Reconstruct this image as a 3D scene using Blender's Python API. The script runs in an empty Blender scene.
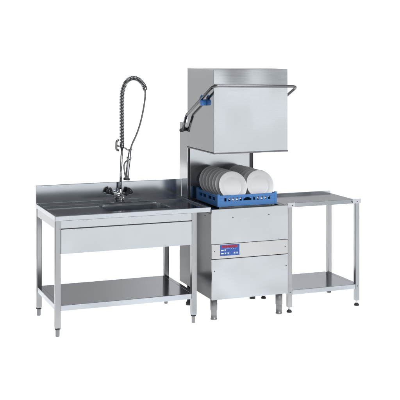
import bpy, bmesh, math, random
from mathutils import Vector, Matrix
random.seed(7)
PI = math.pi
C = bpy.context.scene.collection
SC = bpy.context.scene

# ------------------------------------------------------------------ materials
def new_mat(name):
    m = bpy.data.materials.new(name); m.use_nodes = True
    nt = m.node_tree
    return m, nt, nt.nodes, nt.links, nt.nodes['Principled BSDF']

def steel(name, col=(.60, .615, .635), rough=.16, stretch=(3, 3, 260), brush=.05, wave=.02, var=.03, wscale=(2.2, 2.2, 2.2)):
    """brushed stainless sheet: fine directional grain, slow sheet waviness, faint smears in the roughness"""
    m, nt, N, L, b = new_mat(name)
    b.inputs['Metallic'].default_value = 1.0
    tc = N.new('ShaderNodeTexCoord')
    mp = N.new('ShaderNodeMapping'); mp.inputs['Scale'].default_value = stretch
    L.new(tc.outputs['Object'], mp.inputs['Vector'])
    g = N.new('ShaderNodeTexNoise'); g.inputs['Scale'].default_value = 3.0; g.inputs['Detail'].default_value = 4
    L.new(mp.outputs['Vector'], g.inputs['Vector'])
    w = N.new('ShaderNodeTexNoise'); w.inputs['Scale'].default_value = 1.0; w.inputs['Detail'].default_value = 1.0
    mw = N.new('ShaderNodeMapping'); mw.inputs['Scale'].default_value = wscale
    L.new(tc.outputs['Object'], mw.inputs['Vector']); L.new(mw.outputs['Vector'], w.inputs['Vector'])
    s = N.new('ShaderNodeTexNoise'); s.inputs['Scale'].default_value = 7.0; s.inputs['Detail'].default_value = 6
    L.new(tc.outputs['Object'], s.inputs['Vector'])
    r = N.new('ShaderNodeMapRange'); r.inputs['From Min'].default_value = .3; r.inputs['From Max'].default_value = .7
    r.inputs['To Min'].default_value = rough * .95; r.inputs['To Max'].default_value = rough * 1.06
    L.new(s.outputs['Fac'], r.inputs['Value']); L.new(r.outputs['Result'], b.inputs['Roughness'])
    cr = N.new('ShaderNodeMix'); cr.data_type = 'RGBA'
    cr.inputs['A'].default_value = tuple(c * (1 - var) for c in col) + (1,)
    cr.inputs['B'].default_value = tuple(min(1, c * (1 + var)) for c in col) + (1,)
    L.new(g.outputs['Fac'], cr.inputs['Factor']); L.new(cr.outputs['Result'], b.inputs['Base Color'])
    b1 = N.new('ShaderNodeBump'); b1.inputs['Strength'].default_value = wave; b1.inputs['Distance'].default_value = .05
    L.new(w.outputs['Fac'], b1.inputs['Height'])
    b2 = N.new('ShaderNodeBump'); b2.inputs['Strength'].default_value = brush; b2.inputs['Distance'].default_value = .001
    L.new(g.outputs['Fac'], b2.inputs['Height']); L.new(b1.outputs['Normal'], b2.inputs['Normal'])
    L.new(b2.outputs['Normal'], b.inputs['Normal'])
    return m

def plain(name, col, rough=.4, metal=0.0, var=.06, scale=30, bump=.0, coat=0.0):
    m, nt, N, L, b = new_mat(name)
    b.inputs['Metallic'].default_value = metal
    b.inputs['Roughness'].default_value = rough
    b.inputs['Coat Weight'].default_value = coat
    tc = N.new('ShaderNodeTexCoord')
    n = N.new('ShaderNodeTexNoise'); n.inputs['Scale'].default_value = scale; n.inputs['Detail'].default_value = 4
    L.new(tc.outputs['Object'], n.inputs['Vector'])
    mx = N.new('ShaderNodeMix'); mx.data_type = 'RGBA'
    mx.inputs['A'].default_value = tuple(c * (1 - var) for c in col) + (1,)
    mx.inputs['B'].default_value = tuple(min(1, c * (1 + var)) for c in col) + (1,)
    L.new(n.outputs['Fac'], mx.inputs['Factor']); L.new(mx.outputs['Result'], b.inputs['Base Color'])
    if bump:
        bp = N.new('ShaderNodeBump'); bp.inputs['Strength'].default_value = bump; bp.inputs['Distance'].default_value = .001
        L.new(n.outputs['Fac'], bp.inputs['Height']); L.new(bp.outputs['Normal'], b.inputs['Normal'])
    return m

M_FRONT = steel('steel_front', col=(.482, .503, .527), stretch=(1.6, 1.6, 110), rough=.16, wave=.40, var=.04, brush=.055, wscale=(2.6, 2.6, 1.5))
M_STRIP = steel('steel_strip', col=(.50, .503, .505), stretch=(1.6, 1.6, 110), rough=.2, wave=.2, var=.04)
M_SIDE = steel('steel_side', stretch=(3, 3, 260), rough=.085, brush=.02, wave=.02, col=(.57, .582, .597))
M_CAB_SHADED = steel('steel_cabinet_shaded', col=(.082, .085, .09), rough=.2, stretch=(1.6, 1.6, 110), wave=.06)  # steel darkened in colour to paint the dim reflections on the cabinet side
M_RAIL = steel('steel_rail', col=(.50, .51, .525), rough=.24, stretch=(1.6, 1.6, 110))
M_TOP = steel('steel_top', col=(.485, .512, .545), stretch=(1.6, 110, 1.6), rough=.15, wave=.05, var=.045)
M_LEG = steel('steel_leg', col=(.36, .37, .382), stretch=(120, 120, 1.5), rough=.2, wave=.06, var=.05)
M_FOOT = plain('grey_foot', (.25, .255, .265), rough=.33, metal=.35, var=.08)
M_CHROME = plain('chrome', (.50, .51, .53), rough=.10, metal=1.0, var=.02)
M_SPRING = plain('spring_steel', (.22, .225, .235), rough=.22, metal=1.0, var=.05)
M_BAR = plain('polished_bar', (.17, .17, .18), rough=.14, metal=1.0, var=.03)
M_DARK = plain('dark_rubber', (.022, .022, .025), rough=.5, var=.2)
M_KNOB = plain('black_knob', (.018, .018, .022), rough=.22, var=.2, coat=.4)
M_SEAL_SHADE = plain('dark_seal_shade', (.05, .05, .056), rough=.45, var=.15)  # for dark seals, and for painted shade in panel gaps
M_SCREW = plain('screw', (.16, .16, .17), rough=.35, metal=1.0)
M_RACK = plain('rack_blue', (.045, .175, .44), rough=.38, var=.08, scale=60, bump=.05)
M_CLIP = plain('clip_blue', (.045, .21, .58), rough=.3, var=.08)
M_PLATE = plain('porcelain', (.645, .655, .67), rough=.30, var=.012, scale=9)
M_PANEL = plain('panel_blue', (.020, .085, .36), rough=.3, var=.04)
M_RED = plain('display_red', (.42, .012, .05), rough=.25, var=.1, scale=90)
M_REDDK = plain('display_segment', (.15, .004, .02), rough=.25, var=.1)
M_INK = plain('white_ink', (.72, .76, .82), rough=.45, var=.05)
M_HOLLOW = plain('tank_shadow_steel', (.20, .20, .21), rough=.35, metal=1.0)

# ------------------------------------------------------------------ mesh helpers
def bx(bm, x0, x1, y0, y1, z0, z1, bev=0.0, seg=2):
    r = bmesh.ops.create_cube(bm, size=1.0)
    vs = r['verts']
    for v in vs:
        v.co = Vector(((x0 + x1) / 2 + v.co.x * (x1 - x0), (y0 + y1) / 2 + v.co.y * (y1 - y0), (z0 + z1) / 2 + v.co.z * (z1 - z0)))
    if bev > 0:
        es = list({e for v in vs for e in v.link_edges})
        bmesh.ops.bevel(bm, geom=es, offset=bev, segments=seg, profile=.6, affect='EDGES')

def frames(pts):
    n = len(pts); T = []
    for i in range(n):
        a = pts[max(0, i - 1)]; b = pts[min(n - 1, i + 1)]
        T.append((b - a).normalized())
    up = Vector((0, 1, 0)) if abs(T[0].y) < .9 else Vector((1, 0, 0))
    u = (up - T[0] * up.dot(T[0])).normalized(); F = []
    for t in T:
        u = (u - t * u.dot(t)).normalized(); F.append((t, u, t.cross(u)))
    return F

def tube(bm, pts, r, seg=14, cap=True):
    pts = [Vector(p) for p in pts]; F = frames(pts); rings = []
    rr = r if isinstance(r, (list, tuple)) else [r] * len(pts)
    for p, (t, u, w), q in zip(pts, F, rr):
        rings.append([bm.verts.new(p + (u * math.cos(2 * PI * k / seg) + w * math.sin(2 * PI * k / seg)) * q) for k in range(seg)])
    for a, b in zip(rings, rings[1:]):
        for k in range(seg):
            f = bm.faces.new((a[k], a[(k + 1) % seg], b[(k + 1) % seg], b[k])); f.smooth = True
    if cap:
        bm.faces.new(list(reversed(rings[0]))); bm.faces.new(rings[-1])

def smooth_path(ctrl, n=12):
    """Catmull-Rom through the control points"""
    P = [Vector(p) for p in ctrl]; P = [P[0] * 2 - P[1]] + P + [P[-1] * 2 - P[-2]]
    out = []
    for i in range(1, len(P) - 2):
        for k in range(n):
            t = k / n; a, b, c, d = P[i - 1], P[i], P[i + 1], P[i + 2]
            out.append(.5 * ((2 * b) + (c - a) * t + (2 * a - 5 * b + 4 * c - d) * t * t + (3 * b - a - 3 * c + d) * t ** 3))
    out.append(P[-2].copy()); return out

def round_poly(ctrl, r, n=8):
    """polyline with filleted corners"""
    P = [Vector(p) for p in ctrl]; out = [P[0]]
    for a, b, c in zip(P, P[1:], P[2:]):
        d1 = (a - b).normalized(); d2 = (c - b).normalized()
        q = min(r, (a - b).length * .48, (c - b).length * .48)
        s, e = b + d1 * q, b + d2 * q
        for k in range(n + 1):
            t = k / n; out.append(s * (1 - t) ** 2 + b * 2 * t * (1 - t) + e * t * t)
    out.append(P[-1]); return out

def lathe(bm, prof, seg=32, M=Matrix.Identity(4), smooth=True):
    """prof: list of (radius, height) turned round local Z, then moved by M"""
    rings = []
    for r, h in prof:
        if r < 1e-6: rings.append([bm.verts.new(M @ Vector((0, 0, h)))])
        else: rings.append([bm.verts.new(M @ Vector((r * math.cos(2 * PI * k / seg), r * math.sin(2 * PI * k / seg), h))) for k in range(seg)])
    for a, b in zip(rings, rings[1:]):
        for k in range(seg):
            k2 = (k + 1) % seg
            q = [a[k % len(a)], a[k2 % len(a)], b[k2 % len(b)], b[k % len(b)]]
            u = []
            for v in q:
                if v not in u: u.append(v)
            if len(u) > 2:
                f = bm.faces.new(u); f.smooth = smooth

def obj(name, bm, m, parent=None):
    bmesh.ops.recalc_face_normals(bm, faces=bm.faces)
    me = bpy.data.meshes.new(name); bm.to_mesh(me); bm.free()
    me.materials.append(m)
    o = bpy.data.objects.new(name, me); C.objects.link(o)
    if parent:
        o.parent = parent
        bpy.context.view_layer.update()
        o.matrix_parent_inverse = parent.matrix_world.inverted()
    return o

def thing(name, label, cat, loc, group=None):
    o = bpy.data.objects.new(name, None); C.objects.link(o); o.location = loc
    o.empty_display_size = .1
    o['label'] = label; o['category'] = cat
    if group: o['group'] = group
    return o

def box(name, m, parent, *a, bev=.0015, seg=2):
    bm = bmesh.new(); bx(bm, *a, bev=bev, seg=seg); return obj(name, bm, m, parent)

def screw(parent, x, y, z, axis='y', r=.0045):
    """small domed screw head pointing to -Y (axis y) or -X (axis x)"""
    M = Matrix.Translation((x, y, z)) @ (Matrix.Rotation(PI / 2, 4, 'X') if axis == 'y' else Matrix.Rotation(-PI / 2, 4, 'Y'))
    bm = bmesh.new(); lathe(bm, [(0, -.002), (r, -.002), (r, .0016), (r * .6, .003), (0, .0034)], 14, M)
    return obj('screw', bm, M_SCREW, parent)

# ------------------------------------------------------------------ sink table (left)
L_, D_, H_ = 1.175, .66, .85
sink = thing('sink_table', 'long stainless steel sink table with backsplash, deep front panel and undershelf', 'sink table', (0, 0, 0))
# worktop: raised rim all round, broad raised ledge at the back, sunken work surface with the bowl opening
ox0, ox1, oy0, oy1 = .43, .93, .155, .455
zr = .838
bm = bmesh.new()
bx(bm, 0, L_, 0, .018, .816, H_, .003)                       # front roll
bx(bm, 0, .020, .0181, D_ - .0205, .816, H_, .003)                  # left rim
bx(bm, L_ - .020, L_, .0181, D_ - .0205, .816, H_, .003)
bx(bm, .0201, L_ - .0201, .487, D_ - .0205, .816, H_, .0006)          # tap ledge
obj('worktop_rim', bm, M_TOP, sink)
def ring_surface(x0, x1, y0, y1, z, hx0, hx1, hy0, hy1, rad, depth, taper=.012):
    """sheet with a rounded hole; returns sheet bm and bowl bm"""
    n = 8; hole = []
    for cx, cy, a0 in ((hx1 - rad, hy1 - rad, 0), (hx0 + rad, hy1 - rad, PI / 2), (hx0 + rad, hy0 + rad, PI), (hx1 - rad, hy0 + rad, 1.5 * PI)):
        for k in range(n + 1):
            a = a0 + PI / 2 * k / n; hole.append((cx + rad * math.cos(a), cy + rad * math.sin(a)))
    bm = bmesh.new()
    hv = [bm.verts.new((x, y, z)) for x, y in hole]
    corners = [bm.verts.new(p) for p in ((x1, y1, z), (x0, y1, z), (x0, y0, z), (x1, y0, z))]
    m = n + 1
    for q in range(4):
        for k in range(n):
            bm.faces.new((corners[q], hv[q * m + k], hv[q * m + k + 1]))
        bm.faces.new((corners[q], hv[q * m + n], hv[(q * m + m) % (4 * m)], corners[(q + 1) % 4]))
    bo = bmesh.new(); cx, cy = (hx0 + hx1) / 2, (hy0 + hy1) / 2
    levels = [(1.0, z), (.9975, z - .0012), (.993, z - .012), (.975, z - .06), (.945, z - depth + .03), (.92, z - depth + .008), (.86, z - depth), (.12, z - depth - .006)]
    rings = []
    for s, zz in levels:
        rings.append([bo.verts.new((cx + (x - cx) * s, cy + (y - cy) * s, zz)) for x, y in hole])
    for a, b in zip(rings, rings[1:]):
        for k in range(len(a)):
            f = bo.faces.new((a[k], a[(k + 1) % len(a)], b[(k + 1) % len(a)], b[k])); f.smooth = True
    bo.faces.new(rings[-1])
    return bm, bo
tbm, bbm = ring_surface(.0199, L_ - .0199, .0179, .4872, zr, ox0, ox1, oy0, oy1, .06, .22)
wt = obj('worktop', tbm, M_TOP, sink)
bowl = obj('sink_bowl', bbm, M_TOP, sink)
bm = bmesh.new(); lathe(bm, [(0, .006), (.02, .005), (.034, .004), (.038, .001), (.038, -.004)], 28, Matrix.Translation((.68, .305, zr - .226)))
obj('drain', bm, M_CHROME, bowl)
bm = bmesh.new(); bx(bm, 0, L_, D_ - .020, D_, .816, H_ + .136, .002)
obj('backsplash', bm, M_TOP, sink)
RX = 1.064
box('front_rail', M_FRONT, sink, .0405, RX - .0405, .0035, .02, .7615, .8155, bev=.001)
box('side_rail', M_RAIL, sink, .004, .02, .0405, D_ - .0405, .757, .8155, bev=.001)
box('side_rail', M_RAIL, sink, RX - .02, RX - .004, .0405, D_ - .0405, .757, .8155, bev=.001)
box('apron_panel', M_FRONT, sink, .042, RX - .042, -.0015, .02, .582, .7555, bev=.001)
box('shadow_gap_strip', M_SEAL_SHADE, sink, .042, RX - .042, .006, .0195, .7558, .7612, bev=0)  # dark strip paints the shade in the gap above the apron
def sink_leg(x0, y0):
    lg = box('leg', M_LEG, sink, x0, x0 + .04, y0, y0 + .04, .060, .832, bev=.006, seg=4)
    bm = bmesh.new()
    lathe(bm, [(0, .062), (.017, .062), (.0185, .058), (.0185, .052), (.0145, .0505), (.0145, .006), (.013, .001), (0, .001)], 20, Matrix.Translation((x0 + .02, y0 + .02, 0)))
    ft = obj('foot', bm, M_FOOT, lg)
    bm = bmesh.new()
    lathe(bm, [(.0186, .0605), (.0208, .060), (.0208, .0525), (.0186, .052)], 20, Matrix.Translation((x0 + .02, y0 + .02, 0)))
    obj('collar', bm, M_DARK, lg)
for x in (0.001, RX - .04):
    for y in (.0005, D_ - .042): sink_leg(x, y)
bm = bmesh.new()
bx(bm, .0415, RX - .0405, .004, D_ - .004, .180, .221, .003)
bx(bm, .006, .0414, .0415, D_ - .0425, .181, .2205, .0025)
bx(bm, RX - .0404, RX - .005, .0415, D_ - .0425, .181, .2205, .0025)
obj('undershelf', bm, M_TOP, sink)

# ------------------------------------------------------------------ hood dishwasher (middle)
dw = thing('hood_dishwasher', 'stainless hood dishwasher with its hood raised and blue control panel', 'dishwasher', (1.489, .33, 0))
X0, X1, Y0, Y1, ZB, ZT = 1.178, 1.7995, -.0175, .690, .161, .833
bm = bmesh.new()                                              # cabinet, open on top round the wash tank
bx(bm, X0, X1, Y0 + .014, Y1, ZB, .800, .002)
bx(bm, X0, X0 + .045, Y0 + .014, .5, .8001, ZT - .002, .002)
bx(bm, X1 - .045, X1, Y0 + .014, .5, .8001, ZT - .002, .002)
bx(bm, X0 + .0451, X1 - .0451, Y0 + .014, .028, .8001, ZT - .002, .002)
cab = obj('cabinet', bm, M_CAB_SHADED, dw)
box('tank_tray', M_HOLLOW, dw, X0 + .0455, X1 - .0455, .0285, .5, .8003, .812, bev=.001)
bm = bmesh.new()
for xx in (1.262, 1.70):
    bx(bm, xx - .01, xx + .01, .03, .499, .8121, .8425, .002)
bx(bm, 1.2725, 1.6895, .034, .044, .8121, .8415, .002)
obj('rack_rail', bm, M_FRONT, dw)
bm = bmesh.new()
prof = [(Y0, .5765), (Y0, .757), (Y0 + .0028, ZT - .002), (Y0 + .0045, ZT), (Y0 + .0135, ZT), (Y0 + .0135, .5765)]
va = [bm.verts.new((X0 - .001, y, z)) for y, z in prof]; vb = [bm.verts.new((X1 + .001, y, z)) for y, z in prof]
for i in range(len(prof)):
    j = (i + 1) % len(prof); bm.faces.new((va[i], va[j], vb[j], vb[i]))
bm.faces.new(va); bm.faces.new(list(reversed(vb)))
up = obj('front_panel', bm, M_FRONT, dw)
up['label'] = 'upper plain steel front panel'
for sx, sz in ((1.345, .767), (1.641, .772)): screw(up, sx, Y0, sz)
st = box('control_strip', M_STRIP, dw, X0, X1, Y0 - .0015, Y0 + .0135, .466, .5735, bev=.0015)
for sx, sz in ((1.196, .522), (1.777, .522)): screw(st, sx, Y0 - .0015, sz)
lo = box('front_panel', M_FRONT, dw, X0 - .001, X1 + .001, Y0, Y0 + .0135, ZB, .4615, bev=.0015)
lo['label'] = 'lower plain steel front panel'
for sx, sz in ((1.196, .375), (1.786, .374)): screw(lo, sx, Y0, sz)
screw(cab, X0, .129, .769, 'x')
box('groove_shade', M_SEAL_SHADE, dw, X0 + .002, X1 - .002, Y0 + .008, Y0 + .0136, .4617, .4658, bev=0)  # dark fillers paint the shade in the joints beside the control strip
box('groove_shade', M_SEAL_SHADE, dw, X0 + .002, X1 - .002, Y0 + .008, Y0 + .0136, .5737, .5763, bev=0)
# control panel (blue membrane with red display strip and white symbols)
cp = box('control_panel', M_PANEL, dw, 1.240, 1.396, Y0 - .004, Y0 - .0012, .4855, .5675, bev=.0012)
PX, PZ, PY = 1.240, .4855, Y0 - .004
dsp = box('display', M_RED, cp, PX + .014, PX + .138, PY - .0012, PY + .0005, PZ + .060, PZ + .076, bev=.0006)
bm = bmesh.new()
x = PX + .020
SEG = {'0': 'abcdef', '1': 'bc', '2': 'abged', '5': 'afgcd', '6': 'afgedc', '8': 'abcdefg', '-': 'g'}
def seg7(bm, ch, x, z, w, h, y, t=.0012):
    for s in SEG[ch]:
        q = {'a': (0, w, h - t, h), 'g': (0, w, h / 2 - t / 2, h / 2 + t / 2), 'd': (0, w, 0, t), 'b': (w - t, w, h / 2 + t, h - 1.2 * t),
             'c': (w - t, w, 1.2 * t, h / 2 - t), 'f': (0, t, h / 2 + t, h - 1.2 * t), 'e': (0, t, 1.2 * t, h / 2 - t)}[s]
        bx(bm, x + q[0], x + q[1], y - .0016, y - .0011, z + q[2], z + q[3])
for i in range(12):
    bx(bm, x, x + .0062, PY - .0016, PY - .0011, PZ + .0635 + (.0015 if i % 3 == 1 else 0), PZ + .0725 - (.002 if i % 4 == 2 else 0)); x += .0095
obj('display_segment', bm, M_REDDK, dsp)
# row of small indicator marks under the display
for xx in (.036, .052, .068, .086, .104, .118):
    bm = bmesh.new(); bx(bm, PX + xx, PX + xx + .0065, PY - .0006, PY + .0003, PZ + .0505, PZ + .0535); obj('marking', bm, M_INK, cp)
def key(xc, zc, w, h, style):
    """a white printed key symbol"""
    bm = bmesh.new(); y0, y1 = PY - .0009, PY + .0003
    t = .0014
    if style == 'solid': bx(bm, PX + xc - w / 2, PX + xc + w / 2, y0, y1, PZ + zc - h / 2, PZ + zc + h / 2, .0004)
    else:
        for q in ((-w / 2, w / 2, h / 2 - t, h / 2), (-w / 2, w / 2, -h / 2, -h / 2 + t), (-w / 2, -w / 2 + t, -h / 2 + t * 1.05, h / 2 - t * 1.05), (w / 2 - t, w / 2, -h / 2 + t * 1.05, h / 2 - t * 1.05)):
            bx(bm, PX + xc + q[0], PX + xc + q[1], y0, y1, PZ + zc + q[2], PZ + zc + q[3])
        bx(bm, PX + xc - w * .26, PX + xc + w * .26, y0, y1, PZ + zc - h * .24, PZ + zc + h * .2)
    obj('button', bm, M_INK, cp)
key(.018, .041, .019, .009, 'solid'); key(.041, .042, .011, .012, 'frame')
key(.018, .018, .020, .009, 'solid'); key(.042, .018, .012, .012, 'frame'); key(.066, .018, .012, .012, 'frame')
key(.116, .018, .013, .013, 'frame'); key(.138, .018, .013, .013, 'frame')
# feet
def mfoot(x, y):
    bm = bmesh.new()
    lathe(bm, [(0, ZB + .001), (.0265, ZB + .001), (.0265, .075), (.025, .072), (.0225, .071), (.0225, .012), (.025, .011), (.025, .002), (.023, .0005), (0, .0005)], 28, Matrix.Translation((x, y, 0)))
    return obj('foot', bm, M_FOOT, dw)
mfoot(1.216, .045); mfoot(1.747, .03)
def dark_foot(x, y):
    bm = bmesh.new()
    lathe(bm, [(0, ZB + .001), (.014, ZB + .001), (.014, .03), (.02, .024), (.024, .016), (.024, .0005), (0, .0005)], 24, Matrix.Translation((x, y, 0)))
    o = obj('foot', bm, M_DARK, dw); o['label'] = 'black rear foot'
dark_foot(1.751, .535); dark_foot(1.2, .535)
# rear column
CX1 = 1.749
bm = bmesh.new()
bx(bm, X0 + .0005, X0 + .006, .508, Y1 - .0005, ZT - .0325, 1.44, .001)
bx(bm, CX1 - .006, CX1, .508, Y1 - .0005, ZT - .0325, 1.44, .001)
bx(bm, X0 + .0062, CX1 - .0062, Y1 - .007, Y1 - .0007, ZT - .0325, 1.4395, .001)
bx(bm, X0 + .0062, CX1 - .0062, .52, Y1 - .0072, 1.432, 1.4395, .001)
colm = obj('rear_column', bm, M_SIDE, dw)
box('back_panel', M_FRONT, colm, X0 + .021, CX1 - .036, .507, .515, .8003, 1.431, bev=.002)
box('guide_strip', M_SEAL_SHADE, colm, X0 + .0065, X0 + .0205, .511, .530, .8003, 1.431, bev=.002)
box('guide_strip', M_SEAL_SHADE, colm, CX1 - .0355, CX1 - .0065, .511, .530, .8003, 1.431, bev=.002)
# hood
HX0, HX1, HY0, HY1, HZ0, HZ1 = 1.1594, 1.7561, -.102, .462, 1.2644, 1.876
t = .018
bm = bmesh.new()
prof = [(HY0, HZ0), (HY0, 1.757), (HY0 + .0024, HZ1 - .002), (HY0 + .0042, HZ1), (HY0 + t, HZ1), (HY0 + t, HZ0)]
va = [bm.verts.new((HX0, y, z)) for y, z in prof]; vb = [bm.verts.new((HX1, y, z)) for y, z in prof]
for i in range(len(prof)):
    j = (i + 1) % len(prof); bm.faces.new((va[i], va[j], vb[j], vb[i]))
bm.faces.new(va); bm.faces.new(list(reversed(vb)))
bx(bm, HX0 + .001, HX1 - .001, HY1 - t, HY1, HZ0, HZ1 - .001, .003)
bx(bm, HX1 - t, HX1 - .0005, HY0 + t + .0002, HY1 - t - .0002, HZ0, HZ1 - .0005, .001)
bx(bm, HX0 + t + .0002, HX1 - t - .0002, HY0 + t + .0002, HY1 - t - .0002, HZ1 - t, HZ1 - .0005, .001)
hood = obj('hood', bm, M_FRONT, dw)
box('side_panel', M_SIDE, hood, HX0, HX0 + t, HY0 + t + .0002, HY1 - t - .0002, HZ0, HZ1 - .0005, bev=.0006)
bm = bmesh.new()                                              # folded lower lip of the hood
bx(bm, HX0 - .004, HX1 + .004, HY0 - .004, HY0 + t + .006, HZ0 - .012, HZ0 - .0005, .003)
bx(bm, HX0 - .004, HX0 + t + .006, HY0 + t + .0062, HY1 - t - .0062, HZ0 - .012, HZ0 - .0005, .003)
bx(bm, HX1 - t - .006, HX1 + .004, HY0 + t + .0062, HY1 - t - .0062, HZ0 - .012, HZ0 - .0005, .003)
bx(bm, HX0 - .004, HX1 + .004, HY1 - t - .006, HY1 + .002, HZ0 - .012, HZ0 - .0005, .003)
obj('hood_lip', bm, M_BAR, hood)
# U-shaped lifting handle, pivoting on the rear column
HXL, HXR, HYF = 1.132, 1.806, -.166
bm = bmesh.new()
path = [(HXL, .503, 1.389), (HXL, .405, 1.513), (HXL, HYF + .01, 1.757), (HXR, HYF, 1.745), (HXR, .405, 1.500), (HXR, .503, 1.389)]
pp = round_poly([path[0], path[1], tuple((Vector(path[1]) + Vector(path[2])) / 2)], .018, 6)[:-1] + round_poly([tuple((Vector(path[1]) + Vector(path[2])) / 2)] + path[2:4] + [tuple((Vector(path[3]) + Vector(path[4])) / 2)], .05, 8)[:-1] + round_poly([tuple((Vector(path[3]) + Vector(path[4])) / 2), path[4], path[5]], .018, 6)
tube(bm, pp, .0105, 16)
hb = obj('handle_bar', bm, M_BAR, hood)
bm = bmesh.new()                                              # pivot link at the bottom end, turning back up
tube(bm, round_poly([(HXL + .004, .500, 1.389), (HXL + .022, .548, 1.438), (HXL + .036, .520, 1.392)], .012, 5), .0062, 12)
obj('pivot_link', bm, M_SEAL_SHADE, hb)
bm = bmesh.new(); tube(bm, [(HXL - .012, .505, 1.386), (X0 - .001, .535, 1.392)], .014, 16)
obj('pivot_link', bm, M_SEAL_SHADE, hb)
bm = bmesh.new()
lathe(bm, [(0, -.012), (.020, -.012), (.0235, -.009), (.0235, .0268), (0, .0268)], 28, Matrix.Translation((HXL, .075, 1.625)) @ Matrix.Rotation(PI / 2, 4, 'Y'))
cl = obj('clip', bm, M_CLIP, hb)
bm = bmesh.new(); tube(bm, [(HXL, .118, 1.655), (HXL, .078, 1.678)], .0055, 10); tube(bm, [(HXL, .098, 1.667), (HXL, .088, 1.640)], .004, 8)
obj('clip_tab', bm, M_CLIP, hb)

# ------------------------------------------------------------------ blue dish rack
RX0, RX1, RY0, RY1, RZ0, RZ1 = 1.238, 1.724, .022, .462, .8432, .928
rack = thing('dish_rack', 'blue plastic dish rack full of plates on the open dishwasher', 'dish rack', ((RX0 + RX1) / 2, (RY0 + RY1) / 2, RZ0))
def lattice(bm, axis, c0, c1, a0, a1, z0, z1, hand):
    """side wall along 'axis' from a0 to a1, thickness c0..c1: solid foot and rim, a row of square holes (hand: an arched hand hold in its middle; else two long slots)"""
    def b(u0, u1, w0, w1, bev=.0006):
        if axis == 'x': bx(bm, u0, u1, c0, c1, w0, w1, bev)
        else: bx(bm, c0, c1, u0, u1, w0, w1, bev)
    h = z1 - z0; ha, hb = z0 + h * .47, z0 + h * .77; mid = (a0 + a1) / 2
    b(a0, a1, z0, ha, .002); b(a0, a1, hb, z1, .002); e = .0001
    b(a0, a0 + .040, ha + e, hb - e); b(a1 - .040, a1, ha + e, hb - e)
    if hand:
        for sg in (-1, 1):
            n = 5; u0 = mid + sg * .034; u1 = (a1 - .040) if sg > 0 else (a0 + .040); st = (u1 - u0) / n
            for i in range(n):
                b(*sorted((u0 + i * st - sg * .001, u0 + i * st + sg * .013)), ha + e, hb - e)
            b(*sorted((mid + sg * .0325, mid + sg * .020)), ha + (hb - ha) * .62, hb - e)
            b(*sorted((mid + sg * .0195, mid + sg * .010)), ha + (hb - ha) * .84, hb - e)
    else:
        b(mid - .02, mid + .02, ha + e, hb - e)
        for q in (.27, .73):
            b(a0 + (a1 - a0) * q - .004, a0 + (a1 - a0) * q + .004, ha + e, hb - e)
bm = bmesh.new(); lattice(bm, 'x', RY0, RY0 + .012, RX0 + .014, RX1 - .014, RZ0, RZ1, True); obj('rack_wall', bm, M_RACK, rack)
bm = bmesh.new(); lattice(bm, 'x', RY1 - .012, RY1, RX0 + .014, RX1 - .014, RZ0, RZ1, True); obj('rack_wall', bm, M_RACK, rack)
bm = bmesh.new(); lattice(bm, 'y', RX0, RX0 + .012, RY0 + .014, RY1 - .014, RZ0, RZ1, False); obj('rack_wall', bm, M_RACK, rack)
bm = bmesh.new(); lattice(bm, 'y', RX1 - .012, RX1, RY0 + .014, RY1 - .014, RZ0, RZ1, False); obj('rack_wall', bm, M_RACK, rack)
for cx in (RX0 - .002, RX1 - .018):
    for cy in (RY0 - .002, RY1 - .018):
        box('corner_post', M_RACK, rack, cx, cx + .020, cy, cy + .020, RZ0 - .0005, RZ1 + .010, bev=.004)
bm = bmesh.new()                                              # open grid base with pegs
for i in range(11):
    x = RX0 + .02 + i * (RX1 - RX0 - .04) / 10; bx(bm, x - .003, x + .003, RY0 + .0125, RY1 - .0125, RZ0 + .004, RZ0 + .014)
for i in range(9):
    y = RY0 + .03 + i * (RY1 - RY0 - .06) / 8; bx(bm, RX0 + .0125, RX1 - .0125, y - .003, y + .003, RZ0 + .005, RZ0 + .013)
obj('rack_grid', bm, M_RACK, rack)
PEG_Y = [.050 + .06 * i for i in range(7)]
for xx in (1.31, 1.43, 1.535, 1.65):
    for yy in PEG_Y:
        bm = bmesh.new(); tube(bm, [(xx, yy + .03, RZ0 + .01), (xx, yy + .034, RZ0 + .075)], [.004, .0028], 8)
        obj('peg', bm, M_RACK, rack)

# ------------------------------------------------------------------ plates
R = .1135
PROF = [(0, .0), (.066, .0), (.069, -.003), (.072, -.003), (.0735, .001), (.088, .0095), (.104, .0145), (R - .002, .0175), (R, .0190), (R - .0012, .0212), (R - .004, .0212),
        (.104, .0190), (.088, .0140), (.0765, .0080), (.072, .0055), (.066, .0046), (0, .0046)]
bm = bmesh.new(); lathe(bm, PROF, 72)
plate0 = obj('dinner_plate', bm, M_PLATE)
ORD = ['front', 'second', 'third', 'fourth', 'fifth', 'sixth', 'rearmost']
first = True
for side, xb in (('left', 1.380), ('right', 1.605)):
    for i, y in enumerate(PEG_Y):
        p = plate0 if first else plate0.copy()
        if not first: C.objects.link(p)
        first = False
        lean = math.radians(21 - 1.6 * i + random.uniform(-2.2, 2.2))
        zb = .8785
        # plate faces -Y, leaning back; foot of the disc stays on the grid
        cz = zb + R * math.cos(lean)
        p.rotation_euler = (PI / 2 - lean, 0, random.uniform(-.012, .012))
        p.location = (xb - .004 * i + random.uniform(-.002, .002), y + random.uniform(-.003, .003) + R * math.sin(lean) * .9, cz)
        p['label'] = {'front': f'front white plate of the {side} row, full face showing, in blue rack', 'rearmost': f'rearmost white plate of the {side} row in the blue rack'}.get(
            ORD[i], f'white plate {ORD[i]} from the front in the {side} row of the blue rack')
        p['category'] = 'plate'; p['group'] = 'white plates standing in the blue rack'

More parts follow.
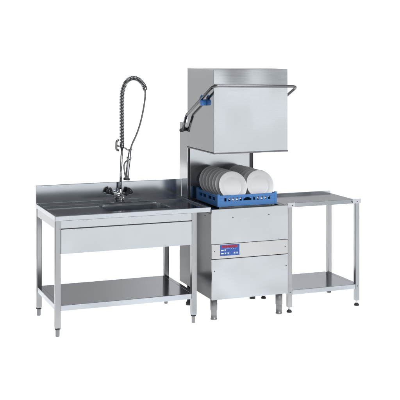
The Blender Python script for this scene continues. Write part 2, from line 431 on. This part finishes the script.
# ------------------------------------------------------------------ pre-rinse spray tap
FY = .6
tap = thing('spray_tap', 'tall chrome pre-rinse tap with spring hose and hand spray on the sink ledge', 'tap', (.655, FY, H_))
bm = bmesh.new()
lathe(bm, [(0, .0005), (.027, .0005), (.028, .004), (.024, .009), (.017, .013), (.016, .03), (.019, .034)], 28, Matrix.Translation((.655, FY, H_)))
lathe(bm, [(0, -.048), (.013, -.048), (.015, -.045), (.0155, -.022), (.021, -.016), (.022, 0), (.021, .016), (.0155, .022), (.015, .045), (.013, .048), (0, .048)], 24,
      Matrix.Translation((.642, FY, H_ + .046)) @ Matrix.Rotation(PI / 2, 4, 'Y'))
lathe(bm, [(.021, .05), (.021, .066), (.016, .070), (.014, .085), (.011, .088)], 24, Matrix.Translation((.655, FY, H_)))
obj('valve_body', bm, M_CHROME, tap)
bm = bmesh.new()
tube(bm, smooth_path([(.652, FY - .015, H_ + .046), (.655, FY - .045, H_ + .043), (.658, FY - .068, H_ + .030), (.659, FY - .074, H_ + .012)], 6), .0115, 16)
obj('spout', bm, M_CHROME, tap)
def knob(x, z, sg):
    M = Matrix.Translation((x, FY - .004, z)) @ Matrix.Rotation(sg * math.radians(52), 4, 'Y') @ Matrix.Scale(1.08, 4)
    bm = bmesh.new()
    lathe(bm, [(0, -.034), (.010, -.034), (.0115, -.018), (.017, -.008), (.024, .006), (.026, .014), (.0235, .021), (.014, .025), (0, .026)], 12, M)
    for v in bm.verts:                                        # three-lobed grip
        q = M.inverted() @ v.co
        if q.z > -.012:
            a = math.atan2(q.y, q.x); k = 1 + .14 * math.cos(4 * a)
            v.co = M @ Vector((q.x * k, q.y * k, q.z))
    obj('knob', bm, M_KNOB, tap)
knob(.570, .918, -1); knob(.722, .910, 1)
bm = bmesh.new(); tube(bm, [(.655, FY, H_ + .08), (.6585, FY, 1.05), (.668, FY, 1.262)], .0092, 18)
obj('riser_pipe', bm, M_CHROME, tap)
ctrl = [(.668, FY, 1.262), (.667, FY, 1.36), (.666, FY, 1.50), (.666, FY, 1.60), (.670, FY, 1.680), (.690, FY, 1.748), (.725, FY, 1.788), (.768, FY, 1.798), (.812, FY, 1.780), (.842, FY, 1.746), (.854, FY, 1.722),
        (.858, FY, 1.66), (.848, FY, 1.58), (.822, FY, 1.46), (.788, FY, 1.36), (.752, FY, 1.285), (.733, FY, 1.225)]
pth = smooth_path(ctrl, 14)
bm = bmesh.new(); tube(bm, pth, .0066, 14)
obj('hose', bm, plain('hose_grey', (.20, .205, .215), .35, metal=.6, var=.1), tap)
# spring: tight helix from the riser over the arc
def resample(P, step):
    out = [P[0]]; acc = 0
    for a, b in zip(P, P[1:]):
        l = (b - a).length
        while acc + l >= step:
            tt = (step - acc) / l; a = a.lerp(b, tt); out.append(a); l = (b - a).length; acc = 0
        acc += l
    return out
sp = pth[:14 * 10 + 2]
dense = resample(sp, .0009); F = frames(dense)
helix = []
for i, (p, (t_, u, w)) in enumerate(zip(dense, F)):
    s = i * .0009
    pitch = .0115
    a = 2 * PI * s / pitch
    helix.append(p + (u * math.cos(a) + w * math.sin(a)) * .0150)
bm = bmesh.new(); tube(bm, helix, .0040, 8)
obj('spring', bm, M_SPRING, tap)
bm = bmesh.new(); tube(bm, [dense[-4], dense[-1] + (dense[-1] - dense[-9]).normalized() * .016], [.0185, .0165], 18)
obj('spring_clamp', bm, M_SPRING, tap)
bm = bmesh.new(); tube(bm, [(.668, FY, 1.252), (.668, FY, 1.290)], .0178, 18)
obj('spring_clamp', bm, M_SPRING, tap)
# T-handled bracket that carries the hand spray
bm = bmesh.new()
tube(bm, [(.667, FY, 1.262), (.650, FY - .002, 1.266), (.626, FY - .004, 1.274)], .0058, 12)
tube(bm, round_poly([(.640, FY - .006, 1.318), (.621, FY - .006, 1.309), (.620, FY - .006, 1.245), (.640, FY - .006, 1.236)], .014, 5), .0085, 12)
tube(bm, round_poly([(.668, FY, 1.262), (.690, FY - .006, 1.257), (.706, FY - .008, 1.240), (.724, FY - .014, 1.238)], .012, 5), .0056, 12)
th = [(.731 + .0165 * math.cos(a), FY + .0165 * math.sin(a), 1.238) for a in [i * PI / 12 + PI for i in range(-10, 12)]]
tube(bm, th, .0048, 10)
obj('spray_bracket', bm, M_SPRING, tap)
# hand spray
A = Vector((.733, FY, 1.236)); B = Vector((.704, FY, 1.003)); ax = (B - A).normalized(); ln = (B - A).length
M = Matrix.Translation(A) @ ax.to_track_quat('Z', 'Y').to_matrix().to_4x4()
bm = bmesh.new()
lathe(bm, [(0, -.006), (.009, -.006), (.0105, .002), (.0105, .022), (.0125, .026), (.0125, .052), (.019, .056), (.0205, .060), (.0205, .068), (.0165, .072), (.0150, .080), (.0150, ln - .045), (.0165, ln - .03),
           (.0185, ln - .018)], 28, M)
sg = obj('hand_spray', bm, M_CHROME, tap)
bm = bmesh.new(); lathe(bm, [(.0182, ln - .0182), (.024, ln - .016), (.0255, ln - .010), (.0255, ln - .003), (.022, ln), (0, ln)], 28, M); obj('spray_face', bm, M_SEAL_SHADE, sg)
bm = bmesh.new()
tube(bm, smooth_path([(.720, FY - .012, 1.165), (.694, FY - .014, 1.148), (.680, FY - .014, 1.12), (.684, FY - .014, 1.07), (.692, FY - .014, 1.03)], 8), .0055, 10)
obj('trigger', bm, M_SPRING, sg)

# ------------------------------------------------------------------ outlet table (right)
TX0, TX1, TY0, TY1, TZ = 1.815, 2.4555, .016, .525, .846
tb = thing('outlet_table', 'small open stainless steel table with a rear upstand and undershelf', 'table', (2.135, .27, 0))
box('worktop', M_TOP, tb, TX0, TX1 - .003, TY0 + .0185, TY1 - .013, .812, .8265, bev=.002)
box('upstand', M_FRONT, tb, TX0, TX1 - .002, TY1 - .0125, TY1, .812, TZ, bev=.002)
bm = bmesh.new()                                              # sloping rolled front edge
prof = [(.0185, .8105), (.0012, .8105), (.0005, .8115), (.0008, .8128), (.0165, .839), (.0185, .8405)]
va = [bm.verts.new((TX0 + .002, TY0 + y, z)) for y, z in prof]; vb = [bm.verts.new((TX1 - .004, TY0 + y, z)) for y, z in prof]
for i in range(len(prof)):
    j = (i + 1) % len(prof); bm.faces.new((va[i], va[j], vb[j], vb[i]))
bm.faces.new(va); bm.faces.new(list(reversed(vb)))
obj('front_rail', bm, M_TOP, tb)
def table_leg(x0, y0, front):
    lg = box('leg', M_LEG, tb, x0, x0 + .036, y0, y0 + .036, .042, .822, bev=.0055, seg=4)
    bm = bmesh.new(); c = Matrix.Translation((x0 + .018, y0 + .018, 0))
    lathe(bm, [(.0065, .050), (.0065, .014)], 14, c); obj('stem', bm, M_CHROME, lg)
    bm = bmesh.new(); lathe(bm, [(.0064, .0235), (.0095, .022), (.012, .019), (.0185, .014), (.0205, .009), (.0205, .002), (.019, .0005), (0, .0005)], 24, c)
    obj('foot', bm, M_DARK, lg)
    if front: screw(lg, x0 + .018, y0, .158, r=.0042)
table_leg(TX0 + .004, TY0 + .001, True); table_leg(TX1 - .046, TY0 + .001, True)
table_leg(TX0 + .004, TY1 - .037, False); table_leg(TX1 - .038, TY1 - .037, False)
for a, b, s in ((TX0, TX0 + .0615, TX0 + .040), (TX1 - .0745, TX1, TX1 - .034)):
    pl = box('corner_plate', M_FRONT, tb, a, b, TY0 - .0022, TY0 + .0003, .8100, TZ, bev=.001)
    screw(pl, s, TY0 - .002, .824, r=.005)
bm = bmesh.new()
bx(bm, TX0 + .0405, TX1 - .0465, TY0 + .003, TY1 - .002, .136, .1735, .003)
bx(bm, TX0 + .006, TX0 + .0404, TY0 + .0375, TY1 - .0375, .137, .173, .0025)
bx(bm, TX1 - .0464, TX1 - .012, TY0 + .0375, TY1 - .0375, .137, .173, .0025)
obj('undershelf', bm, M_TOP, tb)

# ------------------------------------------------------------------ setting: added back-lit white floor without shadows, added unseen grey sheet to the left
def sheet(name, outline, m):
    bm = bmesh.new(); bm.faces.new([bm.verts.new((x, y, 0)) for x, y in outline])
    o = obj(name, bm, m); o['kind'] = 'structure'; return o
def added_backlit(name, t0, t1, d):
    """made-up back-lit sheet; its uneven tint is added to cloud the steel reflections"""
    m, nt, N, L, b = new_mat(name); N.remove(b)
    tr = N.new('ShaderNodeBsdfTranslucent'); df = N.new('ShaderNodeBsdfDiffuse'); mx = N.new('ShaderNodeMixShader')
    tc = N.new('ShaderNodeTexCoord'); nz = N.new('ShaderNodeTexNoise'); nz.inputs['Scale'].default_value = 1.5; nz.inputs['Detail'].default_value = 2
    L.new(tc.outputs['Object'], nz.inputs['Vector'])
    rp = N.new('ShaderNodeMapRange'); rp.interpolation_type = 'SMOOTHSTEP'
    for k, v in zip(('From Min', 'From Max', 'To Min', 'To Max'), (.36, .64, t0, t1)): rp.inputs[k].default_value = v
    L.new(nz.outputs['Fac'], rp.inputs['Value']); L.new(rp.outputs['Result'], tr.inputs['Color'])
    df.inputs['Color'].default_value = (d, d, d, 1)
    mx.inputs[0].default_value = .20
    L.new(tr.outputs[0], mx.inputs[1]); L.new(df.outputs[0], mx.inputs[2]); L.new(mx.outputs[0], N['Material Output'].inputs['Surface'])
    return m
sheet('added_backlit_floor', ((-1.4, -30), (160, -30), (160, 260), (-24, 260), (-1.4, 0)), added_backlit('added_backlit_white', .665, .95, .9))  # added back-light keeps this floor white and free of shadows
sheet('added_grey_floor', ((-160, -160), (-1.4, -160), (-1.4, 0), (-24, 260), (-160, 260)), added_backlit('added_backlit_grey', .34, .39, .48))  # unseen grey sheet added to dim reflections in left-facing steel

# ------------------------------------------------------------------ world: made-up surroundings, brightness set by direction to shape the steel reflections
W = bpy.data.worlds.new('World'); SC.world = W; W.use_nodes = True
nt = W.node_tree; N = nt.nodes; L = nt.links
bg = N['Background']
tc = N.new('ShaderNodeTexCoord'); sx = N.new('ShaderNodeSeparateXYZ'); L.new(tc.outputs['Generated'], sx.inputs[0])
def ramp(src, f0, f1, t0, t1):
    n = N.new('ShaderNodeMapRange'); n.interpolation_type = 'SMOOTHSTEP'
    for k, v in zip(('From Min', 'From Max', 'To Min', 'To Max'), (f0, f1, t0, t1)): n.inputs[k].default_value = v
    L.new(src, n.inputs['Value']); return n.outputs['Result']
def mth(op, a, b):
    n = N.new('ShaderNodeMath'); n.operation = op
    for i, v in enumerate((a, b)):
        if isinstance(v, (int, float)): n.inputs[i].default_value = v
        else: L.new(v, n.inputs[i])
    return n.outputs[0]
X, Y, Z = sx.outputs
def lerp(a, b, f):   # a + (b-a)*f
    return mth('ADD', a, mth('MULTIPLY', mth('SUBTRACT', b, a), f))
dark = mth('MULTIPLY', ramp(Z, .13, .235, .27, .46), ramp(X, .24, .34, .85, 1.5))
back = lerp(1.12, dark, ramp(Z, .056, .075, 0, 1))          # bright low horizon, dark surroundings above it
back = lerp(back, .30, ramp(Z, .55, .85, 0, 1))          # made-up brightness overhead
left = lerp(.30, .22, ramp(Z, .0, .3, 0, 1))
back = lerp(back, left, ramp(X, -.12, -.25, 0, 1))
sc_ = N.new('ShaderNodeCombineXYZ'); L.new(mth('MULTIPLY', X, 24.0), sc_.inputs[0]); L.new(mth('MULTIPLY', Z, 1.2), sc_.inputs[2])
nz = N.new('ShaderNodeTexNoise'); nz.inputs['Scale'].default_value = 1.0; nz.inputs['Detail'].default_value = 2; L.new(sc_.outputs[0], nz.inputs['Vector'])
streaks = ramp(nz.outputs['Fac'], .40, .60, .05, 1.9)        # added bright and dark noise bands, giving the front steel soft streaks
low = ramp(X, .37, .45, .13, .45)
front = lerp(.95, low, ramp(Z, .03, .08, 0, 1))
front = lerp(front, streaks, ramp(Z, .26, .36, 0, 1))
front = lerp(front, .7, ramp(Z, .60, .70, 0, 1))
upper = lerp(back, front, ramp(mth('ADD', mth('MULTIPLY', X, .30), mth('MULTIPLY', Y, -.95)), .30, .62, 0, 1))
tot = lerp(upper, 1.86, ramp(Z, .0, -.002, 0, 1))  # added light from below, shining up through the floor sheets
L.new(tot, bg.inputs['Strength'])
bg.inputs['Color'].default_value = (.98, .99, 1.0, 1)

# added unseen soft lamp, high in front, brightening the plates
ld = bpy.data.lights.new('added_soft_key', 'AREA'); ld.shape = 'RECTANGLE'; ld.size = 4.5; ld.size_y = 2.5; ld.energy = 260
lo_ = bpy.data.objects.new('added_soft_key', ld); C.objects.link(lo_); lo_.location = (2.2, -4.6, 6.2)
lo_.rotation_euler = (Vector((1.3, .2, .9)) - lo_.location).to_track_quat('-Z', 'Y').to_euler()

# ------------------------------------------------------------------ camera
cd = bpy.data.cameras.new('camera'); cam = bpy.data.objects.new('camera', cd); C.objects.link(cam)
cam.location = (-1.6348, -7.0361, 2.0048); cam.rotation_euler = (PI / 2, 0, -.3692)
cd.sensor_width = 36; cd.lens = 36 * 1020.14 / 400; cd.shift_y = (51.75 - 200) / 400
cd.clip_start = .1; cd.clip_end = 2000
SC.camera = cam
SC.view_settings.view_transform = 'Standard'; SC.view_settings.look = 'None'
SC.view_settings.exposure = 0; SC.view_settings.gamma = 1
SC.cycles.max_bounces = 10; SC.cycles.glossy_bounces = 8
